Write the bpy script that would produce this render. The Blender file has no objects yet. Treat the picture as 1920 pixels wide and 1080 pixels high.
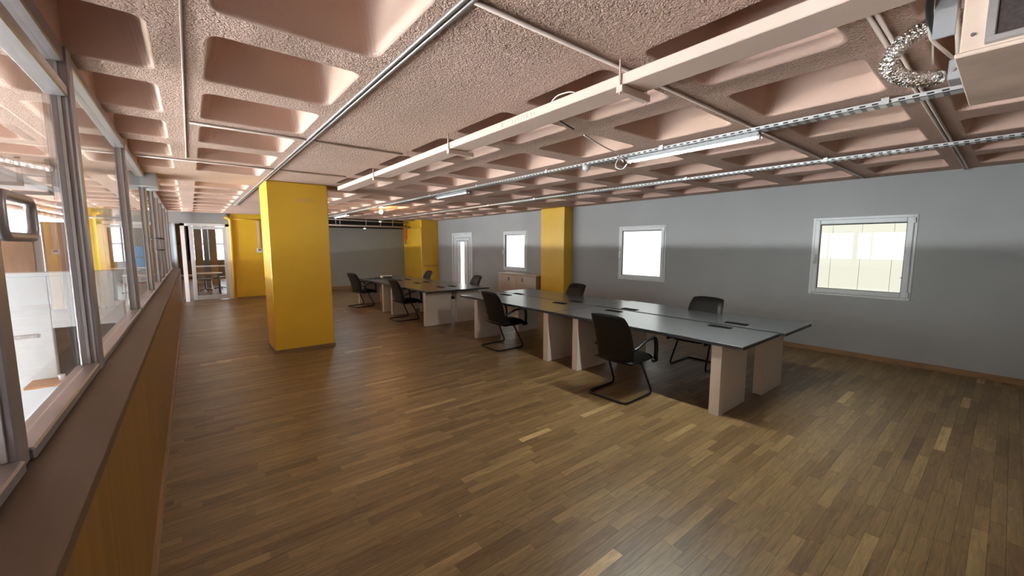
import bpy, math, random
from mathutils import Matrix, Vector
random.seed(7)
R = math.radians
col = bpy.context.scene.collection
sc = bpy.context.scene

# ---------------------------------------------------------------- camera, world, exposure
CAM_H = 1.70
VP1, VP2 = (356.0, 460.0), (1900.0, 460.0)          # vanishing points of the room's two axes (1920x1080)
FPX = math.sqrt(-((VP1[0]-960)*(VP2[0]-960) + (VP1[1]-540)*(VP2[1]-540)))
ay = Vector(((VP1[0]-960)/FPX, -(VP1[1]-540)/FPX, -1)).normalized()
ax = Vector(((VP2[0]-960)/FPX, -(VP2[1]-540)/FPX, -1)).normalized()
az = ax.cross(ay)
cam_d = bpy.data.cameras.new('camera'); cam_d.sensor_width = 36; cam_d.lens = FPX/1920*36
cam_d.clip_start = 0.02; cam_d.clip_end = 200
cam = bpy.data.objects.new('camera', cam_d); col.objects.link(cam)
cam.matrix_world = Matrix.Translation((0, 0, CAM_H)) @ Matrix((ax, ay, az)).to_4x4()
sc.camera = cam

world = bpy.data.worlds.new('world'); sc.world = world; world.use_nodes = True
world.node_tree.nodes['Background'].inputs[0].default_value = (0.75, 0.87, 1.0, 1)
world.node_tree.nodes['Background'].inputs[1].default_value = 1.0
sc.view_settings.view_transform = 'Standard'
sc.view_settings.look = 'None'
sc.view_settings.gamma = 1.0
sc.view_settings.use_curve_mapping = False
sc.view_settings.exposure = 1.08
sc.cycles.diffuse_bounces = 6

# light levels (lit windows, lamps, added fill)
E_WIN = 0.62        # blinds of the office windows
E_LOW = 265.0       # daylit ribbon windows of the hall beyond the glazing, low
E_HIGH = 6.0       # upper hall windows
E_FILL = 21.0     # added glowing band low in the hall, brightens the ceiling
E_TUBE = 250.0
E_BULB = 160.0

# ---------------------------------------------------------------- helpers
def lin(c):
    return tuple(((v/255)/12.92 if v/255 <= 0.04045 else ((v/255+0.055)/1.055)**2.4) for v in c)

def nodes_of(m):
    nt = m.node_tree
    return nt, nt.nodes, nt.links

def mat(name, rgb, rough=0.5, metal=0.0, var=0.06, vscale=3.0, bump=0.0, bscale=60.0, bdist=0.004, spec=0.5,
        coat=0.0, stretch=(1, 1, 1), detail=4.0):
    """Principled material with procedural tone variation and fine relief (object coordinates)."""
    m = bpy.data.materials.new(name); m.use_nodes = True
    nt, N, L = nodes_of(m)
    p = N['Principled BSDF']
    p.inputs['Roughness'].default_value = rough; p.inputs['Metallic'].default_value = metal
    p.inputs['Specular IOR Level'].default_value = spec
    p.inputs['Coat Weight'].default_value = coat
    tc = N.new('ShaderNodeNewGeometry'); mp = N.new('ShaderNodeMapping')
    mp.inputs['Scale'].default_value = stretch
    L.new(tc.outputs['Position'], mp.inputs['Vector'])
    no = N.new('ShaderNodeTexNoise'); no.inputs['Scale'].default_value = vscale; no.inputs['Detail'].default_value = detail
    L.new(mp.outputs[0], no.inputs['Vector'])
    mr = N.new('ShaderNodeMapRange'); mr.inputs[1].default_value = 0.3; mr.inputs[2].default_value = 0.7
    mr.inputs[3].default_value = 1-var; mr.inputs[4].default_value = 1+var
    L.new(no.outputs['Fac'], mr.inputs[0])
    mx = N.new('ShaderNodeVectorMath'); mx.operation = 'SCALE'
    mx.inputs[0].default_value = rgb[:3]
    L.new(mr.outputs[0], mx.inputs['Scale']); L.new(mx.outputs[0], p.inputs['Base Color'])
    if bump > 0:
        nb = N.new('ShaderNodeTexNoise'); nb.inputs['Scale'].default_value = bscale; nb.inputs['Detail'].default_value = 3
        L.new(mp.outputs[0], nb.inputs['Vector'])
        b = N.new('ShaderNodeBump'); b.inputs['Strength'].default_value = bump; b.inputs['Distance'].default_value = bdist
        L.new(nb.outputs['Fac'], b.inputs['Height']); L.new(b.outputs[0], p.inputs['Normal'])
    return m

def emit(name, rgb, strength):
    m = bpy.data.materials.new(name); m.use_nodes = True
    nt, N, L = nodes_of(m)
    N.remove(N['Principled BSDF'])
    e = N.new('ShaderNodeEmission'); e.inputs[0].default_value = (*rgb, 1); e.inputs[1].default_value = strength
    L.new(e.outputs[0], N['Material Output'].inputs[0])
    return m

def glass(name, tint=(0.96, 0.98, 0.98), rough=0.0, refl=1.0, dust=0.03):
    m = bpy.data.materials.new(name); m.use_nodes = True
    nt, N, L = nodes_of(m)
    N.remove(N['Principled BSDF'])
    t = N.new('ShaderNodeBsdfTransparent'); t.inputs[0].default_value = (*tint, 1)
    g = N.new('ShaderNodeBsdfGlossy'); g.inputs['Roughness'].default_value = rough
    d = N.new('ShaderNodeBsdfDiffuse'); d.inputs[0].default_value = (0.8, 0.8, 0.78, 1)
    f = N.new('ShaderNodeLayerWeight'); f.inputs[0].default_value = .5      # Schlick reflectance, same from both sides
    pw = N.new('ShaderNodeMath'); pw.operation = 'POWER'; pw.inputs[1].default_value = 5.0
    L.new(f.outputs['Facing'], pw.inputs[0])
    ml = N.new('ShaderNodeMath'); ml.operation = 'MULTIPLY_ADD'; ml.inputs[1].default_value = .9*refl; ml.inputs[2].default_value = .04*refl
    ml.use_clamp = True
    L.new(pw.outputs[0], ml.inputs[0])
    m0 = N.new('ShaderNodeMixShader'); m0.inputs[0].default_value = dust
    L.new(t.outputs[0], m0.inputs[1]); L.new(d.outputs[0], m0.inputs[2])
    m1 = N.new('ShaderNodeMixShader'); L.new(ml.outputs[0], m1.inputs[0])
    L.new(m0.outputs[0], m1.inputs[1]); L.new(g.outputs[0], m1.inputs[2])
    L.new(m1.outputs[0], N['Material Output'].inputs[0])
    return m

class MB:
    """Collects geometry in world (or local) coordinates and links it as ONE mesh object."""
    def __init__(s): s.v = []; s.f = []; s.sm = []
    def add(s, verts, faces, smooth=False):
        o = len(s.v); s.v += [tuple(p) for p in verts]
        s.f += [tuple(i+o for i in f) for f in faces]; s.sm += [smooth]*len(faces)
        return s
    def box(s, x0, x1, y0, y1, z0, z1, b=0.0):
        if b <= 0:
            v = [(x, y, z) for z in (z0, z1) for (x, y) in ((x0, y0), (x1, y0), (x1, y1), (x0, y1))]
            return s.add(v, [(3, 2, 1, 0), (4, 5, 6, 7), (0, 1, 5, 4), (1, 2, 6, 5), (2, 3, 7, 6), (3, 0, 4, 7)])
        # chamfered box: three rings of rounded-corner outlines
        def ring(ins, z, c):
            a0, a1, b0, b1 = x0+ins, x1-ins, y0+ins, y1-ins
            return [(a0+c, b0, z), (a1-c, b0, z), (a1, b0+c, z), (a1, b1-c, z), (a1-c, b1, z), (a0+c, b1, z), (a0, b1-c, z), (a0, b0+c, z)]
        rs = [ring(b, z0, b*.5), ring(0, z0+b, b), ring(0, z1-b, b), ring(b, z1, b*.5)]
        v = [p for r in rs for p in r]; f = [tuple(range(7, -1, -1)), tuple(range(24, 32))]
        for k in range(3):
            for i in range(8):
                j = (i+1) % 8
                f.append((k*8+i, k*8+j, k*8+8+j, k*8+8+i))
        return s.add(v, f)
    def tube(s, path, r, n=10, closed=False, flat=None):
        """Sweep a round (or elliptical: flat=(rx, rz)) section along a polyline."""
        P = [Vector(p) for p in path]; m = len(P); rings = []
        up = Vector((0, 0, 1)); prev = None
        for i, p in enumerate(P):
            if closed: t = (P[(i+1) % m]-P[i-1])
            else: t = (P[min(i+1, m-1)]-P[max(i-1, 0)])
            t.normalize()
            if prev is None:
                a = t.cross(up)
                if a.length < 1e-3: a = t.cross(Vector((0, 1, 0)))
            else:
                a = prev - t*prev.dot(t)
                if a.length < 1e-4: a = t.cross(up)
            a.normalize(); prev = a; b = t.cross(a)
            ra, rb = (r, r) if flat is None else flat
            rr = r if not callable(r) else None
            rings.append([p + a*math.cos(2*math.pi*k/n)*ra + b*math.sin(2*math.pi*k/n)*rb for k in range(n)])
        v = [q for rg in rings for q in rg]; f = []
        for i in range(m if closed else m-1):
            i2 = (i+1) % m
            for k in range(n):
                k2 = (k+1) % n
                f.append((i*n+k, i*n+k2, i2*n+k2, i2*n+k))
        s.add(v, f, True)
        if not closed:
            o = len(s.v)-len(v)
            s.f += [tuple(o+k for k in range(n-1, -1, -1)), tuple(o+(m-1)*n+k for k in range(n))]; s.sm += [False, False]
        return s
    def lathe(s, cx, cy, prof, n=16):
        v = []; f = []
        for (r, z) in prof:
            v += [(cx+r*math.cos(2*math.pi*k/n), cy+r*math.sin(2*math.pi*k/n), z) for k in range(n)]
        for i in range(len(prof)-1):
            for k in range(n):
                k2 = (k+1) % n
                f.append((i*n+k, i*n+k2, (i+1)*n+k2, (i+1)*n+k))
        s.add(v, f, True)
        o = len(s.v)-len(v)
        s.f += [tuple(o+k for k in range(n-1, -1, -1)), tuple(o+(len(prof)-1)*n+k for k in range(n))]; s.sm += [False, False]
        return s
    def mesh(s, name):
        me = bpy.data.meshes.new(name); me.from_pydata(s.v, [], s.f); me.update()
        me.polygons.foreach_set('use_smooth', s.sm)
        return me
    def build(s, name, m, parent=None, origin=None):
        off = Vector((0, 0, 0))
        if parent is not None: off = Vector(parent.get('_o', (0, 0, 0)))
        if origin is None and parent is None and s.v:
            xs, ys, zs = zip(*s.v); origin = ((min(xs)+max(xs))/2, (min(ys)+max(ys))/2, min(zs))
        if parent is None: off = Vector(origin)
        s.v = [tuple(Vector(p)-off) for p in s.v]
        me = s.mesh(name); me.materials.append(m)
        o = bpy.data.objects.new(name, me); col.objects.link(o)
        if parent is not None: o.parent = parent
        else: o.location = off
        o['_o'] = tuple(off)
        return o

def fillet(pts, rad, n=5):
    """Round the inner corners of a polyline."""
    P = [Vector(p) for p in pts]; out = [P[0]]
    for i in range(1, len(P)-1):
        a, b, c = P[i-1], P[i], P[i+1]
        r = min(rad, (a-b).length*.48, (c-b).length*.48)
        p0 = b+(a-b).normalized()*r; p1 = b+(c-b).normalized()*r
        for k in range(n+1):
            t = k/n
            out.append(p0*(1-t)**2 + b*2*t*(1-t) + p1*t*t)
    out.append(P[-1]); return out

def empty(name, loc, rz=0.0):
    o = bpy.data.objects.new(name, None); col.objects.link(o)
    o.location = loc; o.rotation_euler = (0, 0, rz); o.empty_display_size = .1
    o['_o'] = tuple(loc)
    return o
def tag(o, label, cat, group=None):
    o['label'] = label; o['category'] = cat
    if group: o['group'] = group
    return o
def struct(o, label=None, cat=None):
    o['kind'] = 'structure'
    if label: o['label'] = label
    if cat: o['category'] = cat
    return o
def copy_tree(o, parent=None):
    c = o.copy(); col.objects.link(c); c.parent = parent
    for ch in list(o.children): copy_tree(ch, c)
    return c

# ---------------------------------------------------------------- materials
PLASTER = (0.66, 0.462, 0.372)
def plaster(name, rough_amount):
    m = bpy.data.materials.new(name); m.use_nodes = True
    nt, N, L = nodes_of(m); p = N['Principled BSDF']
    p.inputs['Roughness'].default_value = 0.85; p.inputs['Specular IOR Level'].default_value = 0.12
    g = N.new('ShaderNodeNewGeometry')
    no = N.new('ShaderNodeTexNoise'); no.inputs['Scale'].default_value = 1.3; no.inputs['Detail'].default_value = 3
    L.new(g.outputs['Position'], no.inputs['Vector'])
    cr = N.new('ShaderNodeValToRGB')
    cr.color_ramp.elements[0].position = .3; cr.color_ramp.elements[1].position = .7
    cr.color_ramp.elements[0].color = (PLASTER[0]*.93, PLASTER[1]*.93, PLASTER[2]*.90, 1)
    cr.color_ramp.elements[1].color = (PLASTER[0]*1.06, PLASTER[1]*1.05, PLASTER[2]*1.07, 1)
    L.new(no.outputs['Fac'], cr.inputs[0]); L.new(cr.outputs[0], p.inputs['Base Color'])
    if rough_amount > 0:
        n1 = N.new('ShaderNodeTexNoise'); n1.inputs['Scale'].default_value = 62; n1.inputs['Detail'].default_value = 2
        n1.inputs['Distortion'].default_value = 1.2
        L.new(g.outputs['Position'], n1.inputs['Vector'])
        b = N.new('ShaderNodeBump'); b.inputs['Strength'].default_value = rough_amount; b.inputs['Distance'].default_value = 0.026
        L.new(n1.outputs['Fac'], b.inputs['Height']); L.new(b.outputs[0], p.inputs['Normal'])
    return m
M_RIB = plaster('sprayed_plaster', 1.0)
M_COFFER = plaster('smooth_plaster', 0.12)
M_WALL = mat('grey_wall_paint', (0.345, 0.35, 0.352), .5, var=.04, vscale=1.2, bump=.15, bscale=90, bdist=.002)
M_FARWALL = mat('dark_grey_wall_paint', (0.34, 0.345, 0.325), .6, var=.05, vscale=1.0)
M_YELLOW = mat('yellow_wall_paint', (0.80, 0.485, 0.035), .36, var=.05, vscale=1.5, bump=.1, bscale=70, bdist=.002)
M_YPIPE = mat('yellow_pipe_paint', (0.80, 0.50, 0.04), .35)
M_ORANGE = mat('orange_wood_panel', (0.20, 0.088, 0.011), .35, var=.22, vscale=1.0, stretch=(14, 14, 0.5), detail=5)
M_SILL = mat('brown_sill_board', (0.095, 0.054, 0.027), .5, var=.15, vscale=2.0, stretch=(4, .6, 4), bump=.1, bscale=20)
M_BASE = mat('wood_baseboard', (0.27, 0.15, 0.07), .4, var=.2, vscale=2, stretch=(2, 2, 6))
M_ALU = mat('brown_grey_aluminium', (0.30, 0.265, 0.27), .34, metal=.45, var=.05)
M_ALULT = mat('silver_aluminium', (0.50, 0.47, 0.455), .3, metal=.6, var=.05)
M_FLAP = mat('matt_black_flap', (0.008, 0.008, 0.008), .8, spec=.1)
M_PVC = mat('white_window_frame', (0.66, 0.68, 0.70), .35, var=.03)
M_PVCW = mat('white_plastic', (0.80, 0.80, 0.79), .35, var=.02)
M_GASKET = mat('black_gasket', (0.03, 0.03, 0.03), .6)
M_DUCT = mat('painted_trunking', (0.70, 0.53, 0.44), .5, var=.05, vscale=2)
M_GALV = mat('galvanised_steel', (0.72, 0.71, 0.70), .35, metal=.7, var=.12, vscale=14)
M_SLOT = mat('dark_slot', (0.03, 0.028, 0.026), .8)
M_CONDUIT = mat('painted_conduit', (0.64, 0.52, 0.45), .4, var=.05)
M_TOP = mat('grey_desk_laminate', (0.105, 0.108, 0.115), .24, var=.05, vscale=40)
M_EDGE = mat('dark_desk_edge', (0.03, 0.03, 0.033), .4)
M_LEG = mat('white_desk_panel', (0.64, 0.57, 0.50), .45, var=.02)
M_LEATHER = mat('black_leather', (0.006, 0.0055, 0.005), .45, spec=.35, var=.15, vscale=30, bump=.15, bscale=220, bdist=.001)
M_ARM = mat('black_plastic', (0.008, 0.008, 0.009), .45)
M_TUBE = mat('black_steel_tube', (0.012, 0.012, 0.013), .28, metal=.3)
M_CAB = mat('beige_cabinet_laminate', (0.56, 0.50, 0.44), .45, var=.05)
M_CABW = mat('brown_cabinet_side', (0.33, 0.22, 0.13), .45, var=.12, stretch=(8, 8, 1))
M_WOOD = mat('oak_board', (0.42, 0.21, 0.09), .4, var=.2, stretch=(1, 8, 8))
M_BROWNCAB = mat('brown_cupboard', (0.24, 0.13, 0.07), .4, var=.2, stretch=(10, 10, 1))
M_WHITE = mat('white_partition_paint', (0.56, 0.58, 0.59), .5, var=.03)
M_SHADE = mat('painted_void_shade', (0.02, 0.017, 0.015), .8)  # near-black colour painted for the shade in the void and niche
M_DGREY = mat('dark_grey_metal', (0.16, 0.16, 0.165), .4, metal=.4)
M_GREY = mat('grey_sheet_metal', (0.42, 0.42, 0.43), .35, metal=.4, var=.1)
M_FOIL = mat('crinkled_foil', (0.86, 0.85, 0.84), .16, metal=1.0, var=.15, vscale=40, bump=1.0, bscale=55, bdist=.02)
M_CABLE = mat('white_cable', (0.68, 0.62, 0.57), .45)
M_CABLEB = mat('black_cable', (0.02, 0.02, 0.02), .5)
M_ORCABLE = mat('orange_cable', (0.80, 0.22, 0.03), .45)
M_PINKCABLE = mat('pink_foam_pipe', (0.66, 0.44, 0.36), .6, bump=.4, bscale=30, bdist=.01)
M_AC = mat('old_peach_paint', (0.66, 0.50, 0.40), .5, var=.12, vscale=6, bump=.3, bscale=14, bdist=.006)
M_FILTER = mat('dark_filter_mesh', (0.045, 0.03, 0.028), .8, var=.3, vscale=90)
M_TEAL = mat('teal_plastic', (0.012, 0.035, 0.035), .4)
M_PAPER = mat('white_paper', (0.82, 0.82, 0.80), .6)
M_ORFLOOR = mat('orange_wood_floor', (0.45, 0.20, 0.07), .35, var=.2, stretch=(1, 6, 1))
M_TABLE = mat('beige_table_top', (0.50, 0.36, 0.25), .45)
M_CURTAIN = mat('grey_brown_curtain', (0.34, 0.28, 0.25), .7)
M_SCUFF = mat('floor_base', (0.055, 0.03, 0.016), .6)
G_CLEAR = glass('clear_glass', dust=.02)
G_GLAZ = glass('partition_glass', tint=(0.93, 0.95, 0.94), refl=1.1, dust=.05)
EM_TUBE = emit('tube_glow', (0.92, 1.0, 0.93), E_TUBE)
EM_TUBE_DIM = emit('dim_tube_glow', (0.86, 0.96, 1.0), 2.0)
EM_TUBE_FAR = emit('far_tube_glow', (0.80, 0.95, 1.0), 70.0)
EM_BULB = emit('bulb_glow', (1.0, 0.55, 0.20), E_BULB)
EM_SPOT = emit('spot_glow', (1.0, 0.85, 0.65), 8)
EM_LOW = emit('low_window_daylight', (0.97, 0.97, 1.0), E_LOW)
EM_FILL = emit('added_fill_glow', (0.94, 0.97, 1.0), E_FILL)
EM_HIGH = emit('hall_window_daylight', (0.80, 0.93, 1.0), E_HIGH)
EM_NEXT = emit('next_room_daylight', (0.75, 0.90, 1.0), 3.0)

def floor_mat(name, use_attr):
    m = bpy.data.materials.new(name); m.use_nodes = True
    nt, N, L = nodes_of(m); p = N['Principled BSDF']
    if use_attr:
        a = N.new('ShaderNodeAttribute'); a.attribute_name = 'tone'; rnd = a.outputs['Fac']
    else:
        a = N.new('ShaderNodeObjectInfo'); rnd = a.outputs['Color']
    g = N.new('ShaderNodeNewGeometry'); mp = N.new('ShaderNodeMapping'); mp.inputs['Scale'].default_value = (2.2, 26, 1)
    ad = N.new('ShaderNodeVectorMath'); ad.operation = 'MULTIPLY_ADD'
    cb = N.new('ShaderNodeCombineXYZ')
    for i in range(3): L.new(rnd, cb.inputs[i])
    L.new(cb.outputs[0], ad.inputs[0]); ad.inputs[1].default_value = (31, 17, 5); L.new(g.outputs['Position'], ad.inputs[2])
    L.new(ad.outputs[0], mp.inputs['Vector'])
    n1 = N.new('ShaderNodeTexNoise'); n1.inputs['Scale'].default_value = 1.6; n1.inputs['Detail'].default_value = 6
    n1.inputs['Distortion'].default_value = 1.4; n1.inputs['Roughness'].default_value = .62
    L.new(mp.outputs[0], n1.inputs['Vector'])
    cr = N.new('ShaderNodeValToRGB'); e = cr.color_ramp
    e.elements[0].position = 0.0; e.elements[0].color = (0.112, 0.062, 0.026, 1)
    e.elements[1].position = 1.0; e.elements[1].color = (0.47, 0.32, 0.145, 1)
    for pos, c in ((.3, (0.165, 0.098, 0.041)), (.62, (0.23, 0.146, 0.062)), (.9, (0.31, 0.205, 0.09))):
        k = e.elements.new(pos); k.color = (*c, 1)
    L.new(rnd, cr.inputs[0])
    mr = N.new('ShaderNodeMapRange'); mr.inputs[1].default_value = .3; mr.inputs[2].default_value = .72
    mr.inputs[3].default_value = .60; mr.inputs[4].default_value = 1.36
    L.new(n1.outputs['Fac'], mr.inputs[0])
    sx = N.new('ShaderNodeVectorMath'); sx.operation = 'SCALE'
    L.new(cr.outputs[0], sx.inputs[0]); L.new(mr.outputs[0], sx.inputs['Scale']); L.new(sx.outputs[0], p.inputs['Base Color'])
    n2 = N.new('ShaderNodeTexNoise'); n2.inputs['Scale'].default_value = 1.1; n2.inputs['Detail'].default_value = 4
    L.new(g.outputs['Position'], n2.inputs['Vector'])
    m2 = N.new('ShaderNodeMapRange'); m2.inputs[3].default_value = .30; m2.inputs[4].default_value = .50
    L.new(n2.outputs['Fac'], m2.inputs[0]); L.new(m2.outputs[0], p.inputs['Roughness'])
    b = N.new('ShaderNodeBump'); b.inputs['Strength'].default_value = .25; b.inputs['Distance'].default_value = .002
    L.new(n1.outputs['Fac'], b.inputs['Height']); L.new(b.outputs[0], p.inputs['Normal'])
    return m
M_STRIP = floor_mat('parquet_strip', False)
M_STRIPS = floor_mat('parquet_strips', True)

# ---------------------------------------------------------------- room dimensions
XL, XR = -0.47, 7.82          # glazing plane, right wall
YB, YF = -5.0, 16.2           # behind the camera, far wall
ZC = 2.68                     # underside of the ribs
HX = -9.0                     # far side of the hall beyond the glazing
ZL = -3.2                     # lower hall floor

# ---------------------------------------------------------------- floor with parquet strips
fb = MB().box(-0.50, XR+.2, YB, YF+.1, -.20, -.012)
floor = struct(fb.build('floor', M_SCUFF, origin=(0, 0, 0)), 'brown oak strip parquet floor of the office')
SW = 0.066
lens = [0.36, 0.44, 0.52, 0.60, 0.68]
strip_mesh = {}
for l in lens:
    g = .0006
    mm = MB().box(g, l-g, g, SW-g, -.013, 0.0)
    me = mm.mesh('floor_strip'); me.materials.append(M_STRIP); strip_mesh[l] = me
def cam_px(p):
    d = Vector(p)-Vector((0, 0, CAM_H)); c = Vector((ax.x*d.x+ay.x*d.y+az.x*d.z, ax.y*d.x+ay.y*d.y+az.y*d.z, ax.z*d.x+ay.z*d.y+az.z*d.z))
    if c.z > -.05: return None
    return (960+FPX*c.x/-c.z, 540-FPX*c.y/-c.z, -c.z)
strips = []
y = YB
while y < YF:
    x = -0.44 - random.random()*.5
    while x < XR:
        l = random.choice(lens)
        t = min(1.0, max(0.0, random.gauss(.46, .155)))
        if random.random() < .012: t = random.uniform(.9, 1.0)
        strips.append((x, y, l, t)); x += l
    y += SW
near = []
for i, (x, y, l, t) in enumerate(strips):
    q = cam_px((x+l/2, y+SW/2, 0))
    if q and -30 < q[0] < 1950 and q[1] < 1100 and x > -.27 and x+l < XR: near.append((q[2], i))
near.sort(); near_ids = set(i for _, i in near[:300])
rest = MB(); tones = []
for i, (x, y, l, t) in enumerate(strips):
    if i in near_ids:
        o = bpy.data.objects.new('floor_strip', strip_mesh[l]); col.objects.link(o)
        o.parent = floor; o.location = (x, y, 0); o.color = (t, t, t, 1)
    else:
        xa, xb = max(x, -.46), min(x+l, XR)
        if xb-xa < .02: continue
        g = .0006; rest.box(xa+g, xb-g, y+g, y+SW-g, -.013, 0.0); tones.append(t)
ro = rest.build('floor_strips', M_STRIPS, floor); ro['kind'] = 'stuff'
at = ro.data.attributes.new('tone', 'FLOAT', 'FACE')
at.data.foreach_set('value', [t for t in tones for _ in range(6)])

# lower floor of the hall beyond the glazing
struct(MB().box(HX, -.45, YB, 30, ZL-.1, ZL).build('floor_lower', M_WHITE), 'pale floor of the hall beyond the glazing')

# ---------------------------------------------------------------- coffered ceiling
YP, YO, YW = .925, .70, 0
cells_y = [(.575+YP*k, .575+YP*k+YO) for k in range(-6, 7)] + [(7.95+YP*k, 7.95+YP*k+YO) for k in range(0, 8)]
cells_x = [(.125-.985*k, .125-.985*k+.715) for k in range(0, 9)]
cells_x[1] = (-.80, -.085)
cells_x += [(1.86, 2.575), (2.82, 3.535), (3.79, 4.505), (4.78, 5.495), (5.77, 6.485), (6.76, 7.475)]
cells_x.sort()
OX, OY, CRAD = .715, .70, .06
def rrect(hx, hy, r, n=4):
    pts = []
    for (cx, cy, a0) in ((hx-r, hy-r, 0), (-hx+r, hy-r, 90), (-hx+r, -hy+r, 180), (hx-r, -hy+r, 270)):
        for k in range(n+1):
            a = R(a0+90*k/n); pts.append((cx+r*math.cos(a), cy+r*math.sin(a)))
    return pts
def coffer_mesh():
    mb = MB(); loops = []
    for ins, z, r in ((0, 0, .06), (.005, .0015, .06), (.011, .006, .06), (.015, .014, .06), (.017, .024, .06), (.095, .40, .06), (.10, .415, .06), (.108, .426, .06), (.12, .43, .06), (.14, .43, .06)):
        loops.append([(x, y, z) for (x, y) in rrect(OX/2-ins, OY/2-ins, r)])
    n = len(loops[0]); v = [p for l in loops for p in l]; f = []
    for k in range(len(loops)-1):
        for i in range(n):
            j = (i+1) % n; f.append((k*n+j, k*n+i, (k+1)*n+i, (k+1)*n+j))
    f.append(tuple(range(len(v)-n, len(v)))[::-1])
    mb.add(v, f, False); me = mb.mesh('coffer'); me.materials.append(M_COFFER); return me
CME = coffer_mesh()
cb = MB()
def rectz(x0, x1, y0, y1, z=ZC):
    if x1-x0 > 1e-4 and y1-y0 > 1e-4:
        cb.add([(x0, y0, z), (x1, y0, z), (x1, y1, z), (x0, y1, z)], [(3, 2, 1, 0)])
XS0, XS1, YS0, YS1 = HX, XR, YB, 15.3
# rows of cells: strips between cells in y, and per row strips between cells in x
yy = YS0
rows = [c for c in cells_y if c[0] > YS0+.02 and c[1] < YS1]
for (y0, y1) in rows:
    rectz(XS0, XS1, yy, y0); xx = XS0
    for (x0, x1) in cells_x:
        if x0 < XS0+.02: continue
        rectz(xx, x0, y0, y1)
        cx, cy = (x0+x1)/2, (y0+y1)/2
        lp = rrect(OX/2, OY/2, CRAD); n = len(lp); co = [(OX/2, OY/2), (-OX/2, OY/2), (-OX/2, -OY/2), (OX/2, -OY/2)]
        v = [(cx+p[0], cy+p[1], ZC) for p in lp] + [(cx+p[0], cy+p[1], ZC) for p in co]; f = []
        for q in range(4):
            for k in range(4): f.append((n+q, q*5+k+1, q*5+k))
        cb.add(v, f); xx = x1
    rectz(xx, XS1, y0, y1); yy = y1
rectz(XS0, XS1, yy, YS1)
# slab above so that the ceiling has thickness, and its far edge
cb.box(XS0, XS1, YS0, YS1, ZC+.46, ZC+.6)
cb.add([(XS0, YS1, ZC), (XS1, YS1, ZC), (XS1, YS1, ZC+.46), (XS0, YS1, ZC+.46)], [(0, 1, 2, 3)])
ceiling = struct(cb.build('ceiling', M_RIB, origin=(0, 0, 0)), 'coffered concrete ceiling with rough sprayed plaster on its ribs')
for (y0, y1) in rows:
    for (x0, x1) in cells_x:
        if x0 < XS0+.02: continue
        if y1 < -1.5 and (x0 < -2 or x0 > 5): pass
        o = bpy.data.objects.new('coffer', CME); col.objects.link(o); o.parent = ceiling
        o.location = ((x0+x1)/2, (y0+y1)/2, ZC)
# void over the far end, its shade painted near black
struct(MB().box(XS0, XR+.2, YS1, YF+.3, 3.15, 3.3).build('ceiling_far', M_SHADE), 'open ceiling void at the far end, shade painted near black')

# ---------------------------------------------------------------- walls
def wall_x(name, x0, x1, ya, yb, za, zb, holes, m, label):
    """Wall normal to X with rectangular holes (y0,y1,z0,z1)."""
    mb = MB(); ys = sorted({ya, yb, *[h[0] for h in holes], *[h[1] for h in holes]}); zs = sorted({za, zb, *[h[2] for h in holes], *[h[3] for h in holes]})
    for a, b in zip(ys, ys[1:]):
        for c, d in zip(zs, zs[1:]):
            my, mz = (a+b)/2, (c+d)/2
            if any(h[0] < my < h[1] and h[2] < mz < h[3] for h in holes): continue
            mb.box(x0, x1, a, b, c, d)
    return struct(mb.build(name, m, origin=(x0, ya, za)), label)
WINS = [(.84, 2.03), (4.57, 5.76), (9.03, 10.18), (-3.0, -1.8)]
WZ0, WZ1 = .92, 2.13
DOOR = (11.98, 13.38, 0.0, 2.16)
wall_x('wall_right', XR, XR+.25, YB, YF, -.01, ZC+.3, [(a+.03, b-.03, WZ0+.03, WZ1-.03) for a, b in WINS]+[DOOR], M_WALL, 'grey painted wall with the windows')
struct(MB().box(-.5, XR, YB-.2, YB, -.01, ZC+.3).build('wall_back', M_WALL), 'grey wall behind the viewpoint')
struct(MB().box(1.9, XR+.2, YF, YF+.2, -.01, 2.37).build('wall_far', M_FARWALL), 'dark grey far wall under the ceiling void')
struct(MB().box(1.9, XR+.2, YF+.3, YF+.4, 2.3, 3.2).build('wall_far_upper', M_SHADE), 'wall behind the ceiling void, shade painted near black')
struct(MB().box(.98, 1.06, 15.4, 15.5, 0, .02).build('trim_9', M_BASE), 'small wooden threshold strip')
# fascia above the far glazed door, and hall walls
struct(MB().box(-.62, 1.04, 15.5, 15.7, 2.36, ZC+.3).build('wall_far_left', M_WALL), 'grey wall strip above the far glazed door')
struct(MB().box(HX-.2, HX, YB, 30, ZL, -2.5).build('wall_hall_low', M_WHITE), 'low outer wall of the hall')
struct(MB().box(HX-.2, HX, YB, 30, .58, 1.0).build('wall_hall_middle', M_WALL), 'band of wall between the hall windows')
struct(MB().box(HX-.2, HX, YB, 30, 2.35, ZC+.3).build('wall_hall_top', M_WALL), 'top strip of the hall outer wall')
struct(MB().box(HX, -.5, YB-.2, YB, ZL, ZC+.3).build('wall_hall_back', M_WHITE), 'end wall of the hall behind the viewpoint')
struct(MB().box(HX, -.6, 30, 30.2, ZL, 3.3).build('wall_hall_far', M_WALL), 'far end wall of the hall')
struct(MB().box(HX, 1.9, 15.7, 30, 2.75, 2.9).build('ceiling_hall', M_COFFER), 'plain ceiling past the far door')
# slab edge under the glazing
struct(MB().box(-.62, -.50, YB, 15.6, ZL, -.01).build('wall_slab_edge', M_WALL), 'wall of the storey below under the glazing')

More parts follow.
